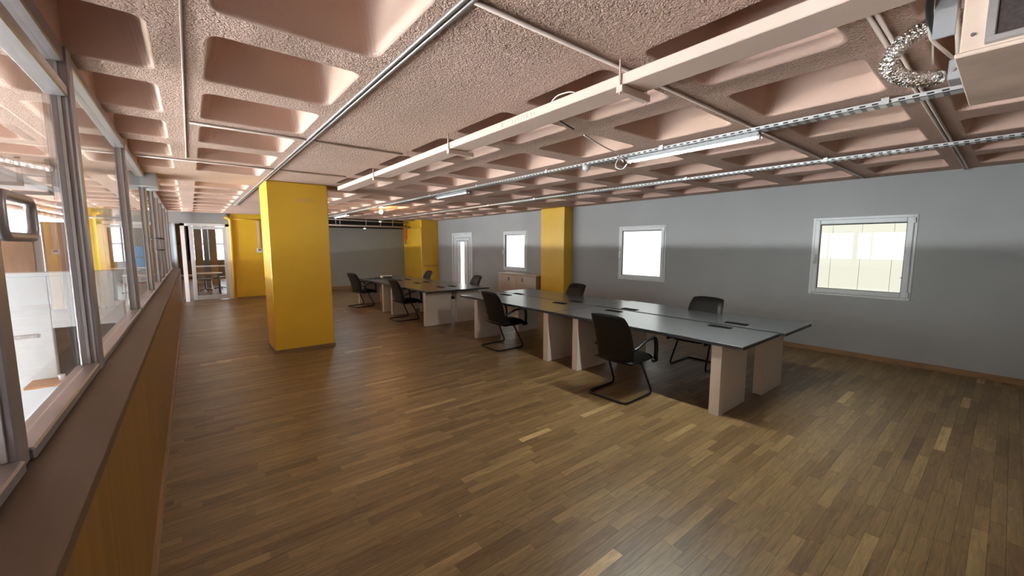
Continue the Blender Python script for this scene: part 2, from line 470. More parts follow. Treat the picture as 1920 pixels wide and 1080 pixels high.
# hall windows (daylight), with an added fill band and blanked stretches
HY0 = 2.5  # windows stop here so the far coffer faces stay dark
struct(MB().box(HX-.2, HX, HY0, 5.0, .30, .58).build('wall_hall_light_block', M_WALL), 'unseen stretch added to shorten the low ribbon window')  # added blank, keeps ribbon light off the far coffer faces
struct(MB().box(HX-.2, HX, YB, HY0, .30, 2.35).build('wall_hall_solid', M_WALL), 'unseen windowless stretch of the hall outer wall, added to cut light')
def hall_window(i, y0, y1, z0, z1, em, label):
    w = struct(MB().box(HX-.12, HX-.10, y0, y1, z0, z1).build('window_%d' % i, em), label)
    f = MB()
    n = max(1, round((y1-y0)/1.6))
    for k in range(n+1):
        yk = y0+(y1-y0)*k/n; f.box(HX-.09, HX-.02, yk-.03, yk+.03, z0, z1)
    f.box(HX-.09, HX-.02, y0, y1, z0, z0+.06); f.box(HX-.09, HX-.02, y0, y1, z1-.06, z1)
    f.build('frame', M_ALU, w)
hall_window(20, 5.0, 30, .30, .58, EM_LOW, 'daylit ribbon window low in the hall facade')
struct(MB().box(HX-.2, HX, YB, 30, -.65, .30).build('wall_hall_spandrel', M_WHITE), 'spandrel under the low ribbon window')
struct(MB().box(HX-.2, HX, YB, HY0, -2.5, -.65).build('wall_hall_plinth', M_WHITE), 'closed stretch of the lower storey facade')
hall_window(22, HY0, 30, -2.5, -.65, EM_FILL, 'unseen glowing band added low in the hall to light the ceiling')  # added fill: unseen glow sending light up to the rib undersides
hall_window(21, HY0, 30, 1.0, 2.35, EM_HIGH, 'daylit upper window band of the hall facade')

# baseboards
struct(MB().box(XR-.018, XR, YB, 7.2, 0, .075).build('baseboard_right', M_BASE), 'wooden baseboard along the right wall')
struct(MB().box(XR-.018, XR, 8.1, DOOR[0], 0, .075).build('baseboard_right_far', M_BASE), 'wooden baseboard between column and far door')
struct(MB().box(1.95, 7.08, YF-.02, YF, 0, .12).build('baseboard_far', M_BASE), 'wooden baseboard of the far wall')
struct(MB().box(-.262, -.245, YB, 15.2, 0, .07).build('baseboard_left', M_BASE), 'wooden baseboard under the orange panels')

# ---------------------------------------------------------------- office windows
def office_window(idx, y0, y1, color, strength, label, handle_left=True):
    w = struct(empty('window_%d' % idx, (XR, (y0+y1)/2, WZ0)), label)
    F = .045; z0, z1 = WZ0, WZ1; xi = XR-.012
    f = MB()      # outer frame
    f.box(xi, XR+.06, y0, y0+F, z0, z1, .006); f.box(xi, XR+.06, y1-F, y1, z0, z1, .006)
    f.box(xi, XR+.06, y0+F, y1-F, z1-F, z1, .006); f.box(xi, XR+.06, y0+F, y1-F, z0, z0+F, .006)
    f.build('outer_frame', M_PVC, w)
    S = .07; a, b, c, d = y0+F*.75, y1-F*.75, z0+F*.75, z1-F*.75; xs = XR-.035
    s = MB()
    s.box(xs, XR+.03, a, a+S, c, d, .01); s.box(xs, XR+.03, b-S, b, c, d, .01)
    s.box(xs, XR+.03, a+S, b-S, d-S, d, .01); s.box(xs, XR+.03, a+S, b-S, c, c+S, .01)
    so = s.build('sash', M_PVC, w)
    g = MB()
    gw = .006
    g.box(XR-.02, XR+.02, a+S, a+S+gw, c+S, d-S); g.box(XR-.02, XR+.02, b-S-gw, b-S, c+S, d-S)
    g.box(XR-.02, XR+.02, a+S, b-S, d-S-gw*2.5, d-S); g.box(XR-.02, XR+.02, a+S, b-S, c+S, c+S+gw)
    g.build('gasket', M_GASKET, so)
    MB().box(XR-.002, XR+.004, a+S, b-S, c+S, d-S).build('pane', G_CLEAR, so)
    # closed venetian blind behind the glass, glowing with the daylight outside
    bl = MB(); n = 44; zz = [c+S-.02+(d-c-2*S+.04)*k/n for k in range(n+1)]
    for k in range(n):
        bl.add([(XR+.09, a+.02, zz[k]), (XR+.09, b-.02, zz[k]), (XR+.075, b-.02, zz[k+1]+.003), (XR+.075, a+.02, zz[k+1]+.003)], [(0, 1, 2, 3)])
    bo = bl.build('blind', emit('blind_daylight_%d' % idx, color, strength), w)
    for t in (.14, .50, .86):
        MB().tube([(XR+.068, a+S+(b-a-2*S)*t, c+S-.02), (XR+.068, a+S+(b-a-2*S)*t, d-S+.02)], .0028, 6).build('blind_cord', M_CABLE, bo)
    # cranked handle on the far stile
    yh = b-S*.5; zh = (z0+z1)/2
    h = MB().box(xs-.012, xs+.002, yh-.014, yh+.014, zh-.035, zh+.035, .004)
    h.tube(fillet([(xs-.008, yh, zh+.02), (xs-.05, yh, zh+.02), (xs-.055, yh, zh-.11)], .02), .013, 8)
    h.build('handle', M_PVCW, so)
    hg = MB().box(xs-.008, xs+.02, a-.012, a+.006, d-.09, d-.01, .004)
    hg.box(xs-.008, xs+.02, a-.012, a+.006, c+.01, c+.09, .004)
    hg.build('hinge', M_PVCW, so)
    ck = MB().tube([(XR-.03, a+S+.02, c+S+.22), (XR-.03, a+S-.03, c+S+.225)], .005, 6).build('catch', M_DGREY, so)
    return w
office_window(1, *WINS[0], (1.0, .96, .80), E_WIN*.82, 'nearest tilt window with cream blind on the grey wall')
office_window(2, *WINS[1], (1.0, 1.0, .96), E_WIN*1.6, 'middle bright window between desk chairs and yellow column')
office_window(3, *WINS[2], (1.0, 1.0, .95), E_WIN*1.4, 'far window above the beige cabinet')
office_window(4, *WINS[3], (1.0, .97, .88), E_WIN*1.2, 'unseen window added in the same wall behind the viewpoint for even light')  # continues the window row out of view, added for more even light

# ---------------------------------------------------------------- panelled white door in the right wall
d1 = struct(empty('door_1', (XR, 12.68, 0)), 'white panelled door with a narrow lit glass slot')
y0, y1 = DOOR[0], DOOR[1]
f = MB(); f.box(XR-.03, XR+.1, y0, y0+.09, 0, 2.16, .01); f.box(XR-.03, XR+.1, y1-.09, y1, 0, 2.16, .01); f.box(XR-.03, XR+.1, y0+.09, y1-.09, 2.07, 2.16, .01)
f.build('door_frame', M_PVC, d1)
ya, yb = y0+.10, y1-.10; ys0, ys1 = 12.56, 12.80
leaf = MB()
leaf.box(XR+.0, XR+.06, ya, ys0, .01, 2.06); leaf.box(XR, XR+.06, ys1, yb, .01, 2.06)
leaf.box(XR, XR+.06, ys0, ys1, 1.82, 2.06); leaf.box(XR, XR+.06, ys0, ys1, .01, .20)
lf = leaf.build('door_leaf', M_PVC, d1)
for ins, dep in ((.09, .014), (.2, .026)):
    t = MB(); a, b, c, d = ya+ins, yb-ins, .01+ins, 2.06-ins; w_ = .03
    t.box(XR-dep, XR+.01, a, a+w_, c, d, .006); t.box(XR-dep, XR+.01, b-w_, b, c, d, .006); t.box(XR-dep, XR+.01, a, b, d-w_, d, .006); t.box(XR-dep, XR+.01, a, b, c, c+w_, .006)
    t.build('moulding', M_PVC, lf)
    gq = MB(); a, b, c, d = a-.014, b+.014, c-.014, d+.014
    gq.box(XR-.004, XR+.004, a, a+.012, c, d); gq.box(XR-.004, XR+.004, b-.012, b, c, d); gq.box(XR-.004, XR+.004, a, b, d-.012, d); gq.box(XR-.004, XR+.004, a, b, c, c+.012)
    gq.build('groove', M_DGREY, lf)
MB().box(XR+.02, XR+.03, ys0, ys1, .20, 1.82).build('glass_slot', emit('door_glass_daylight', (1.0, 1.0, .93), 2.4), lf)
h = MB().tube(fillet([(XR, ya+.05, 1.02), (XR-.06, ya+.05, 1.02), (XR-.06, ya+.17, 1.02)], .02), .009, 8); h.box(XR-.02, XR, ya+.03, ya+.07, .92, 1.10, .006)
h.build('door_handle', M_ALULT, lf)

# ---------------------------------------------------------------- glazed partition on the left
KX0, KX1, KZ = -.46, -.262, 1.03
kw = struct(MB().box(-.50, KX1-.012, YB, 15.15, -.01, KZ-.035).build('wall_left', M_BASE, origin=(0, 0, 0)), 'low wall under the glazed partition, faced with orange boards')
yk = YB; i = 0
while yk < 15.1:
    yn = min(yk+.62, 15.15)
    MB().box(KX1-.012, KX1, yk+.0012, yn-.0012, .0, KZ-.036).build('panel_board', M_ORANGE, kw); yk = yn
struct(MB().box(KX0-.04, KX1+.004, YB, 6.55, KZ-.035, KZ+.005, .002).build('trim_1', M_SILL), 'long brown sill board, near piece')
struct(MB().box(KX0-.04, KX1+.004, 6.57, 15.2, KZ-.04, KZ-.002, .002).build('trim_2', M_SILL), 'long brown sill board, far piece')
MB().box(-.50, -.435, YB, 15.2, ZC+.0, ZC+.425).build('header_infill', M_COFFER, kw)
FD0, FD1 = -.505, -.43       # depth of frame profiles
def frame_bar(w, name, y0, y1, z0, z1, d0=FD0, d1=FD1, m=None):
    b = MB().box(d0, d1, y0, y1, z0, z1, .006)
    ob = b.build(name, m or M_ALU, w)
    return ob
bays = [(-4.2, -2.0), (-2.0, .05), (.05, 1.81), (1.81, 3.06), (3.06, 5.42), (5.42, 7.62), (7.62, 9.3), (9.3, 10.6), (10.6, 11.9), (11.9, 13.4), (13.4, 15.0)]
ZB = KZ+.005
for k, (a, b) in enumerate(bays):
    n = 5+k
    lab = {2: 'partition bay with pull handle at the left picture edge', 3: 'clear partition bay looking onto the white screen', 4: 'wide reflecting partition bay after the thick post',
           5: 'partition bay second after the thick post'}.get(k, 'glazed partition bay number %s along the corridor side' % ('one two three four five six seven eight nine ten eleven'.split()[k]))
    w = struct(empty('window_%d' % n, (-.49, (a+b)/2, ZB)), lab)
    thick = .05
    frame_bar(w, 'mullion', b-.045, b+.045, ZB, ZC, -.49 if k == 3 else FD0, -.412 if k == 3 else FD1)
    if k == 3:
        MB().box(-.436, -.428, b-.052, b-.0455, ZB+.02, 2.45).build('bright_bead', M_ALULT, w)
    frame_bar(w, 'bottom_rail', a+.045, b-.045, ZB, ZB+.04, FD0, FD1+.012)
    if k in (2, 3):
        frame_bar(w, 'transom', a+.045, b-.045, 2.435, 2.49, FD0, FD1+.005, M_ALULT)
        frame_bar(w, 'top_rail', a+.045, b-.045, 2.60, ZC, FD0, FD1+.005)
        MB().box(-.470, -.464, a+.045, b-.045, ZB+.045, 2.44).build('pane', G_CLEAR, w)
        MB().box(-.470, -.464, a+.045, b-.045, 2.50, 2.60).build('upper_pane', G_GLAZ, w)
    else:
        frame_bar(w, 'top_rail', a+.045, b-.045, ZC-.06, ZC, FD0, FD1+.01, M_ALULT)
        MB().box(-.470, -.464, a+.045, b-.045, ZB+.045, ZC-.06).build('pane', G_GLAZ, w)
    bd = MB()
    bd.box(-.462, -.450, a+.047, a+.058, ZB+.045, ZC-.06); bd.box(-.462, -.450, b-.058, b-.047, ZB+.045, ZC-.06)
    bd.build('glazing_bead', M_ALULT, w)
    if k == 2:      # pull handle on the post at the picture edge
        lp = rrect(.14, .058, .03, 5)
        MB().tube([(-.39, 1.835+p[0], 1.782+p[1]) for p in lp], .014, 10, closed=True).build('pull_handle', M_ALU, w)
        st = MB(); st.tube([(-.43, 1.81, 1.84), (-.39, 1.81, 1.84)], .011, 8); st.tube([(-.43, 1.81, 1.724), (-.39, 1.81, 1.724)], .011, 8)
        st.build('handle_stem', M_ALU, w)
    if k == 7:
        hb = MB()
        for z in (1.62, 1.82): hb.tube([(-.38, a-.25, z), (-.38, b-.4, z)], .012, 8); hb.tube([(-.45, a-.2, z), (-.38, a-.2, z)], .01, 6); hb.tube([(-.45, b-.5, z), (-.38, b-.5, z)], .01, 6)
        hb.build('push_bar', M_GASKET, w)
# boxed beam end over the partition in the middle distance
struct(MB().box(-.56, -.30, 7.4, 8.0, 2.50, ZC-.001).build('trim_3', M_WALL), 'grey boxed header over the glazed partition')

# ---------------------------------------------------------------- yellow columns
def column(x0, x1, y0, y1, z1, label, base=True):
    c = tag(empty('column', ((x0+x1)/2, (y0+y1)/2, 0)), label, 'column')
    MB().box(x0, x1, y0, y1, 0, z1, .012).build('shaft', M_YELLOW, c)
    if base:
        b = MB(); t = .014
        b.box(x0-t, x0, y0-t, y1, 0, .05); b.box(x0, x1+t, y0-t, y0, 0, .05); b.box(x1, x1+t, y0, y1, 0, .05)
        b.build('skirting', M_BASE, c)
    return c
column(.95, 1.82, 7.12, 7.85, ZC, 'square yellow column standing free in the middle of the floor')
column(7.50, XR, 7.22, 8.10, ZC, 'yellow column against the grey wall between two windows')
column(7.10, XR, 14.52, YF, 3.15, 'yellow corner pillar at the far end with hanging orange cable')
column(1.06, 1.95, 15.40, YF, 2.95, 'yellow pier beside the far glazed door')
# scuffed marks near the top of the middle column
sm = MB(); random.seed(3)
for k in range(7):
    xx = 1.36+k*.035; sm.box(xx, xx+.022, 7.1185, 7.1205, 2.38+random.uniform(-.02, .02), 2.44+random.uniform(-.01, .02))
tag(sm.build('tape_residue', mat('tape_glue', (.74, .46, .13), .5)), 'faint strip of tape residue high on the middle column', 'tape')

# ---------------------------------------------------------------- ceiling services
def conduit(name, pts, r, label, m=M_CONDUIT, cat='conduit', double=0):
    o = MB().tube(pts, r, 8)
    if double: o.tube([(p[0]+double[0], p[1]+double[1], p[2]) for p in pts], r, 8)
    return tag(o.build(name, m), label, cat)
zc = ZC-.011
conduit('ceiling_conduit', [(.915, -2, zc), (.915, 11.9, zc)], .011, 'long twin conduit running down the ceiling beside the flat plaster strip', M_ALULT, double=(.03, 0))
for (xa, xb, y, lab) in ((.95, 7.7, 1.43, 'thin conduit crossing the ceiling over the nearest desks'), (2.15, 7.8, .44, 'thin twin conduit crossing the ceiling beside the silver flexible duct'),
                         (.06, 1.84, 4.17, 'thin conduit crossing the flat plaster strip'), (-.38, 1.8, 6.02, 'thin conduit crossing the ceiling just before the yellow column')):
    conduit('cross_conduit', [(xa, y, zc), (xb, y, zc)], .010, lab, double=(0, .026) if y == .44 else 0)
conduit('ceiling_wire', [(.035, 1.6, ZC-.006), (.035, 5.9, ZC-.006)], .006, 'thin wire along the rib between the left coffers')
# white cable trunking with hangers
tr = tag(empty('cable_trunking', (1.945, 2.5, 2.55)), 'long peach painted cable trunking hung below the ceiling', 'trunking')
MB().box(1.85, 2.04, -2.5, 6.65, 2.55, 2.607, .004).build('channel', M_DUCT, tr)
for y in (-.5, 1.38, 3.20, 5.06):
    hg = MB().box(1.835, 2.10, y-.02, y+.02, 2.51, 2.548, .003); hb = hg.build('hanger_bracket', M_DUCT, tr)
    for xr in (1.842, 2.085): MB().tube([(xr, y, 2.50), (xr, y, ZC)], .006, 8).build('threaded_rod', M_CONDUIT, hb)
lt = MB()
for k, (yy, w_) in enumerate(((2.42, .012), (2.30, .008), (2.27, .006), (2.235, .008), (2.20, .006), (2.175, .006), (2.14, .012), (2.10, .008), (2.07, .006))):
    lt.box(1.8492, 1.8502, yy, yy+w_, 2.562+.002*(k % 2), 2.592-.003*(k % 3))
lo_ = lt.build('faded_lettering', mat('faded_print', (.50, .37, .30), .6), tr); lo_['kind'] = 'stuff'
# perforated galvanised cable trays
def tray(x, y0, y1, z, label, w=.10, hh=.028):
    t = tag(empty('cable_tray', (x, (y0+y1)/2, z)), label, 'cable tray')
    b = MB(); th = .003
    b.box(x-w/2, x+w/2, y0, y1, z, z+th); b.box(x-w/2, x-w/2+th, y0, y1, z, z+hh); b.box(x+w/2-th, x+w/2, y0, y1, z, z+hh)
    b.build('tray_channel', M_GALV, t)
    sl = MB(); yy = y0+.06
    while yy < y1-.06:
        if yy < 10:
            sl.box(x-w/2-.0012, x-w/2, yy, yy+.032, z+.008, z+.018)
            for q in (-.03, 0, .03): sl.box(x+q-.006, x+q+.006, yy, yy+.028, z-.0012, z)
        yy += .065
    s = sl.build('slots', M_SLOT, t); s['kind'] = 'stuff'
    yy = y0+.35
    while yy < y1:
        h = MB().tube([(x-.03, yy, z+.01), (x-.03, yy, ZC)], .006, 6)
        h.box(x-w/2-.012, x-w/2-.001, yy-.02, yy+.02, z-.002, z+hh+.012); h.build('hanger', M_GALV, t); yy += 1.62
    return t
tray(3.71, .26, 14.4, 2.63, 'perforated steel cable tray carrying the fluorescent tubes')
tray(5.65, -2.2, 15.0, 2.63, 'perforated steel cable tray nearer the window wall')
# cables lying in the trays, sagging loops
def cable(pts, r, label, m=M_CABLE, fil=.08, name='cable'):
    return tag(MB().tube(fillet(pts, fil, 6), r, 6).build(name, m), label, 'cable')
cable([(3.69, .5, 2.642), (3.72, 3.5, 2.642), (3.70, 7, 2.642), (3.72, 14.0, 2.642)], .008, 'white cable lying in the tube-light tray')
cable([(5.63, .5, 2.642), (5.66, 5, 2.642), (5.64, 14.6, 2.642)], .008, 'white cable lying in the tray near the windows')
cable([(2.79, 2.46, ZC-.008), (3.2, 2.58, ZC-.02), (3.55, 2.66, 2.655), (3.645, 2.68, 2.60), (3.69, 2.69, 2.585)], .006, 'white lead drooping from a rib to the nearest tube light')
cable([(3.66, 2.72, 2.655), (3.645, 2.78, 2.54), (3.66, 2.68, 2.50), (3.68, 2.64, 2.56)], .005, 'small white loop hanging at the end of the nearest tube')
cable([(1.98, 1.75, 2.607), (1.93, 1.80, 2.66), (1.92, 1.95, 2.668), (1.95, 2.05, 2.607)], .005, 'thin wire loop above the trunking')
cable([(2.3, 2.3, ZC-.006), (2.36, 2.24, 2.62), (2.40, 2.22, 2.60)], .006, 'short cut cable end hanging under a rib', M_CABLEB)
jb = tag(empty('smoke_detector', (3.70, 3.22, 2.57)), 'small white round detector under the tube-light tray', 'detector')
MB().lathe(3.70, 3.22, [(.022, 2.575), (.04, 2.585), (.045, 2.60), (.045, 2.629)], 14).build('housing', M_PVCW, jb)
MB().lathe(3.70, 3.22, [(.012, 2.56), (.018, 2.575)], 10).build('sensor', M_PVC, jb)
# fluorescent tubes
def tube_light(x, y0, y1, z, label, em):
    t = tag(empty('tube_light', (x, (y0+y1)/2, z)), label, 'light')
    MB().box(x-.016, x+.016, y0-.02, y1+.02, z+.0155, z+.044, .003).build('batten', M_GREY, t)
    MB().box(x-.056, x+.056, y0-.02, y1+.02, z+.0125, z+.0155).box(x-.056, x-.054, y0-.02, y1+.02, z-.003, z+.0125).box(x+.054, x+.056, y0-.02, y1+.02, z-.003, z+.0125).build('added_light_shield', M_GREY, t)  # added plate with lips, blocks tube light from the ceiling coffers
    # glowing lower face of the tube: an arc that shines down and sideways
    n = 12; v = []; f = []
    for yy in (y0, y1):
        v += [(x+.0175*math.sin(R(-62+124*k/n)), yy, z+.012-.0175*math.cos(R(-62+124*k/n))) for k in range(n+1)]
    for k in range(n): f.append((k, k+1, n+2+k, n+1+k))
    f += [tuple(range(n, -1, -1)), tuple(range(n+1, 2*n+2)), (0, n+1, 2*n+1, n)]
    MB().add(v, f).build('tube', em, t)
    for ye, s in ((y0, -1), (y1, 1)):
        MB().box(x-.017, x+.017, min(ye, ye+s*.03), max(ye, ye+s*.03), z-.018, z+.020, .004).build('end_cap', M_PVCW, t)
tube_light(3.71, 1.40, 2.62, 2.585, 'lit fluorescent tube nearest the viewer under the cable tray', EM_TUBE)
tube_light(3.71, 5.87, 6.85, 2.585, 'dim fluorescent tube halfway along the cable tray', EM_TUBE_DIM)
tube_light(3.71, 12.5, 13.7, 2.585, 'lit fluorescent tube at the far end of the cable tray', EM_TUBE_FAR)
# bare warm bulb
bu = tag(empty('light_bulb', (3.95, 10.4, 2.50)), 'bare warm glowing bulb hanging in the far ceiling', 'light')
MB().lathe(3.95, 10.4, [(.004, 2.515), (.032, 2.525), (.045, 2.555), (.04, 2.585), (.022, 2.62), (.016, 2.63)], 14).build('bulb', EM_BULB, bu)
MB().lathe(3.95, 10.4, [(.018, 2.63), (.02, 2.655), (.008, 2.665), (.004, 2.68)], 10).build('socket', M_PVCW, bu)
MB().tube([(3.95, 10.4, 2.675), (3.95, 10.4, ZC+.43)], .004, 6).build('cord', M_CABLE, bu)

# ---------------------------------------------------------------- air-conditioning box, flexible duct, cables near the camera
ac = tag(empty('fan_coil_unit', (2.65, -.4, 2.385)), 'old peach painted air unit under the ceiling at the top right', 'air unit')
MB().box(2.27, 3.04, -1.3, .185, 2.40, ZC-.002, .006).build('casing', M_AC, ac)
MB().box(2.25, 3.06, -1.3, .195, 2.385, 2.402, .004).build('drip_tray', M_AC, ac)
gr = MB(); gx0, gx1 = 2.25, 2.275
gr.box(gx0, gx1, -.9, .125, 2.413, 2.436, .003); gr.box(gx0, gx1, .10, .125, 2.436, 2.645, .003); gr.box(gx0, gx1, -.9, .125, 2.645, 2.67, .003)
gf = gr.build('grille_frame', M_ALULT, ac)
MB().box(2.260, 2.268, -.9, .10, 2.43, 2.65).build('filter', M_FILTER, gf)
for (yy, zz) in ((.155, 2.46), (.155, 2.60)): MB().tube([(2.272, yy, zz), (2.262, yy, zz)], .006, 8).build('screw', M_DGREY, ac)
dp = tag(MB().box(2.325, 2.335, .205, .268, 2.50, ZC, .002).build('duct_plate', M_GREY), 'grey sheet metal plate hanging beside the air unit', 'plate')
# foil duct: crinkled loop
random.seed(5)
def foil_tube(path, r, n=14, rings=70):
    P = fillet(path, .25, 14); 
    # resample
    seg = [0.0]
    for a, b in zip(P, P[1:]): seg.append(seg[-1]+(b-a).length)
    Q = []
    for k in range(rings+1):
        s = seg[-1]*k/rings; j = max(i for i in range(len(seg)) if seg[i] <= s+1e-9); j = min(j, len(P)-2)
        t = (s-seg[j])/max(1e-6, seg[j+1]-seg[j]); Q.append(P[j].lerp(P[j+1], t))
    v = []; f = []; prev = None
    for i, p in enumerate(Q):
        t = (Q[min(i+1, rings)]-Q[max(i-1, 0)]).normalized()
        a = t.cross(Vector((0, 0, 1))) if prev is None else prev-t*prev.dot(t)
        a.normalize(); prev = a; b = t.cross(a)
        for k in range(n):
            rr = r*(1+(.10 if i % 2 else -.06)+random.uniform(-.10, .10))
            an = 2*math.pi*k/n; v.append(p+a*math.cos(an)*rr+b*math.sin(an)*rr)
    for i in range(rings):
        for k in range(n):
            k2 = (k+1) % n; f.append((i*n+k, i*n+k2, (i+1)*n+k2, (i+1)*n+k))
    return MB().add(v, f, False)
fd = foil_tube([(2.80, .285, 2.485), (2.74, .33, 2.475), (2.66, .39, 2.475), (2.56, .43, 2.51), (2.51, .405, 2.565), (2.52, .36, 2.61), (2.55, .29, 2.65)], .032, 14, 60)
tag(fd.build('flexible_duct', M_FOIL), 'crinkled silver foil duct curled beside the air unit', 'duct')
bx = tag(empty('connection_box', (2.84, .24, 2.44)), 'small grey box joining the foil duct to the air unit', 'box')
MB().box(2.72, 2.84, .205, .25, 2.44, 2.53, .004).build('box_body', M_GREY, bx)
MB().tube([(2.719, .235, 2.48), (2.712, .235, 2.48)], .008, 8).build('screw', M_ALULT, bx)
cable([(2.36, .24, ZC-.004), (2.42, .29, 2.62), (2.52, .295, 2.575), (2.73, .235, 2.53)], .007, 'white cable looping down in front of the foil duct')
cable([(2.40, .212, ZC-.004), (2.50, .218, 2.60), (2.62, .22, 2.56), (2.75, .225, 2.53)], .008, 'white cable dropping between plate and air unit')
cable([(2.62, .30, ZC-.004), (2.66, .30, 2.60), (2.72, .30, 2.53)], .004, 'thin wire behind the foil duct')
cable([(2.20, .29, ZC-.02), (2.25, .275, ZC-.03), (2.35, .285, 2.60), (2.5, .28, 2.59)], .012, 'black cable bundle behind the grey plate', M_CABLEB)

# ---------------------------------------------------------------- pipes at the far end of the ceiling
pp = tag(empty('pipe_rack', (5.4, 15.5, 2.42)), 'suspended pale pipes in the dark void over the far wall', 'pipes')
MB().tube([(3.4, 15.5, 2.43), (7.08, 15.5, 2.43)], .032, 10).build('pipe', M_CONDUIT, pp)
MB().tube([(3.4, 15.7, 2.66), (7.08, 15.7, 2.62)], .025, 10).build('pipe', M_CONDUIT, pp)
for x in (4.2, 4.35, 5.3, 5.85, 6.35): MB().tube([(x, 15.5, 2.43), (x, 15.5, 3.15)], .012, 6).build('hanger', M_CONDUIT, pp)
for (x, y, z, lab) in ((5.75, 15.25, 2.60, 'small lit spot lamp among the far ceiling pipes'), (5.22, 15.45, 2.33, 'small lit spot lamp below the far pipe')):
    s = tag(empty('spot_lamp', (x, y, z)), lab, 'light')
    MB().lathe(x, y, [(.05, z), (.055, z+.015), (.03, z+.03), (.008, z+.035), (.008, z+.10)], 14).build('lamp_body', M_PVCW, s)
    MB().lathe(x, y, [(.042, z-.004), (.046, z+.002)], 14).build('lens', EM_SPOT, s)
for k, (dx, top) in enumerate(((0, 2.55), (.03, 2.52), (-.025, 2.5))):
    cable([(7.05, 15.9+dx*4, top), (7.05, 15.9+dx*4, 2.3), (7.05, 15.92+dx*4, 1.75+.1*k)], .026, ['longest orange cable hanging at the far yellow pillar', 'middle orange cable hanging at the far yellow pillar', 'shortest orange cable hanging at the far yellow pillar'][k], M_ORCABLE, .05)
yp = tag(empty('wall_pipe', (7.06, 14.47, .85)), 'yellow painted pipe running down the far corner pillar', 'pipe')
MB().tube(fillet([(7.06, 16.1, 2.40), (7.06, 14.46, 2.38), (7.06, 14.46, .92), (7.78, 14.46, .90)], .08), .026, 10).build('pipe', M_YPIPE, yp)
MB().box(7.03, 7.10, 14.43, 14.53, 1.55, 1.58).build('clip', M_YPIPE, yp)
yq = tag(empty('drain_pipe', (1.0, 15.36, 0)), 'yellow painted pipe beside the far glazed door', 'pipe')
MB().tube(fillet([(.90, 15.345, 2.58), (1.03, 15.345, 2.52), (1.03, 15.345, 0)], .1), .045, 12).build('pipe', M_YPIPE, yq)
MB().tube([(.90, 15.33, 2.60), (.90, 15.498, 2.60)], .06, 12).build('elbow', M_GREY, yq)
conduit('yellow_rail', [(1.10, 15.378, 2.52), (1.93, 15.378, 2.52)], .02, 'thin yellow rail along the top of the far pier', M_YPIPE)
# switch box on the far pier
sb = tag(empty('switch_box', (1.76, 15.38, 1.5)), 'small pale switch box with riser on the far yellow pier', 'switch')
MB().box(1.70, 1.84, 15.36, 15.40, 1.46, 1.60, .006).build('box_body', M_PVCW, sb)
MB().box(1.73, 1.81, 15.352, 15.36, 1.53, 1.58).build('display', M_DGREY, sb)
MB().box(1.74, 1.80, 15.37, 15.40, 1.60, 2.49).build('riser', M_CONDUIT, sb)

# ---------------------------------------------------------------- far glazed door and room behind it
d2 = struct(empty('door_2', (.40, 15.5, 0)), 'white framed glazed door at the far end of the corridor')
fr = MB(); fr.box(-.20, -.10, 15.50, 15.60, 0, 2.36); fr.box(.90, 1.0, 15.50, 15.60, 0, 2.36); fr.box(-.20, 1.0, 15.50, 15.60, 2.28, 2.36)
fr.build('door_frame', M_PVCW, d2)
lf = MB(); lf.box(.0, .10, 15.52, 15.57, .03, 2.27, .006); lf.box(.82, .90, 15.52, 15.57, .03, 2.27, .006); lf.box(.10, .82, 15.52, 15.57, 2.19, 2.27, .006); lf.box(.10, .82, 15.52, 15.57, .03, .16, .006); lf.box(.10, .82, 15.525, 15.565, 1.04, 1.08)
lo = lf.build('door_leaf', M_PVC, d2)
MB().box(.10, .82, 15.54, 15.548, 1.08, 2.19).build('pane', G_CLEAR, lo); MB().box(.10, .82, 15.54, 15.548, .16, 1.04).build('lower_pane', G_GLAZ, lo)
struct(MB().box(-.6, 1.9, 15.62, 26, -.05, -.001).build('floor_next_room', M_ORFLOOR), 'orange wooden floor behind the far door')
struct(MB().box(-.62, -.5, 15.62, 26, -.05, 2.8).build('wall_next_left', M_BROWNCAB), 'brown wooden wall behind the far door')
struct(MB().box(1.95, 2.05, YF, 26, -.05, 2.8).build('wall_next_right', M_WALL), 'side wall of the room behind the far door')
struct(MB().box(-.6, 2.0, 26, 26.1, -.05, .95).build('wall_next_far', M_BROWNCAB), 'low wall under the windows behind the far door')
nw = struct(MB().box(.1, 2.0, 26.06, 26.08, .95, 2.75).build('window_30', EM_NEXT), 'bright window of the room behind the far door')
nf = MB()
for x in (-.1, .75, 1.5): nf.box(x, x+.07, 26.0, 26.05, .95, 2.75)
nf.box(-.6, 2.0, 26.0, 26.05, 1.75, 1.80); nf.build('frame', M_ALU, nw)
struct(MB().box(-.6, .1, 26, 26.1, .95, 2.8).build('wall_next_far_left', M_BROWNCAB), 'brown wall left of the bright window behind the far door')
rl = tag(empty('added_lamp', (.4, 18.2, 2.70)), 'added warm lamp brightening the columns behind the far door', 'light')  # added lamp, lifts the backlit yellow columns in the next room
MB().box(.1, .9, 17.6, 18.8, 2.70, 2.748, .004).build('lamp_body', M_PVCW, rl); MB().box(.14, .86, 17.64, 18.76, 2.692, 2.70).build('diffuser', emit('warm_lamp_glow', (1.0, .78, .55), 5.0), rl)
struct(MB().box(.42, .58, 20.2, 20.4, 0, 2.75).build('trim_4', M_DGREY), 'dark post behind the far glazed door')
tag(MB().box(.15, .42, 22, 22.3, 0, 2.75).build('column', M_YELLOW), 'pale yellow column left of the dark post behind the door', 'column')
tag(MB().box(.66, .92, 22, 22.3, 0, 2.75).build('column', M_YELLOW), 'pale yellow column right of the dark post behind the door', 'column')
cv = []; cf = []
for k in range(25):
    x = 1.0+.35*k/24; yk = 18.0+.05*math.sin(k*1.6)
    cv += [(x, yk, 0), (x, yk, 2.5), (x, yk+.01, 2.5), (x, yk+.01, 0)]
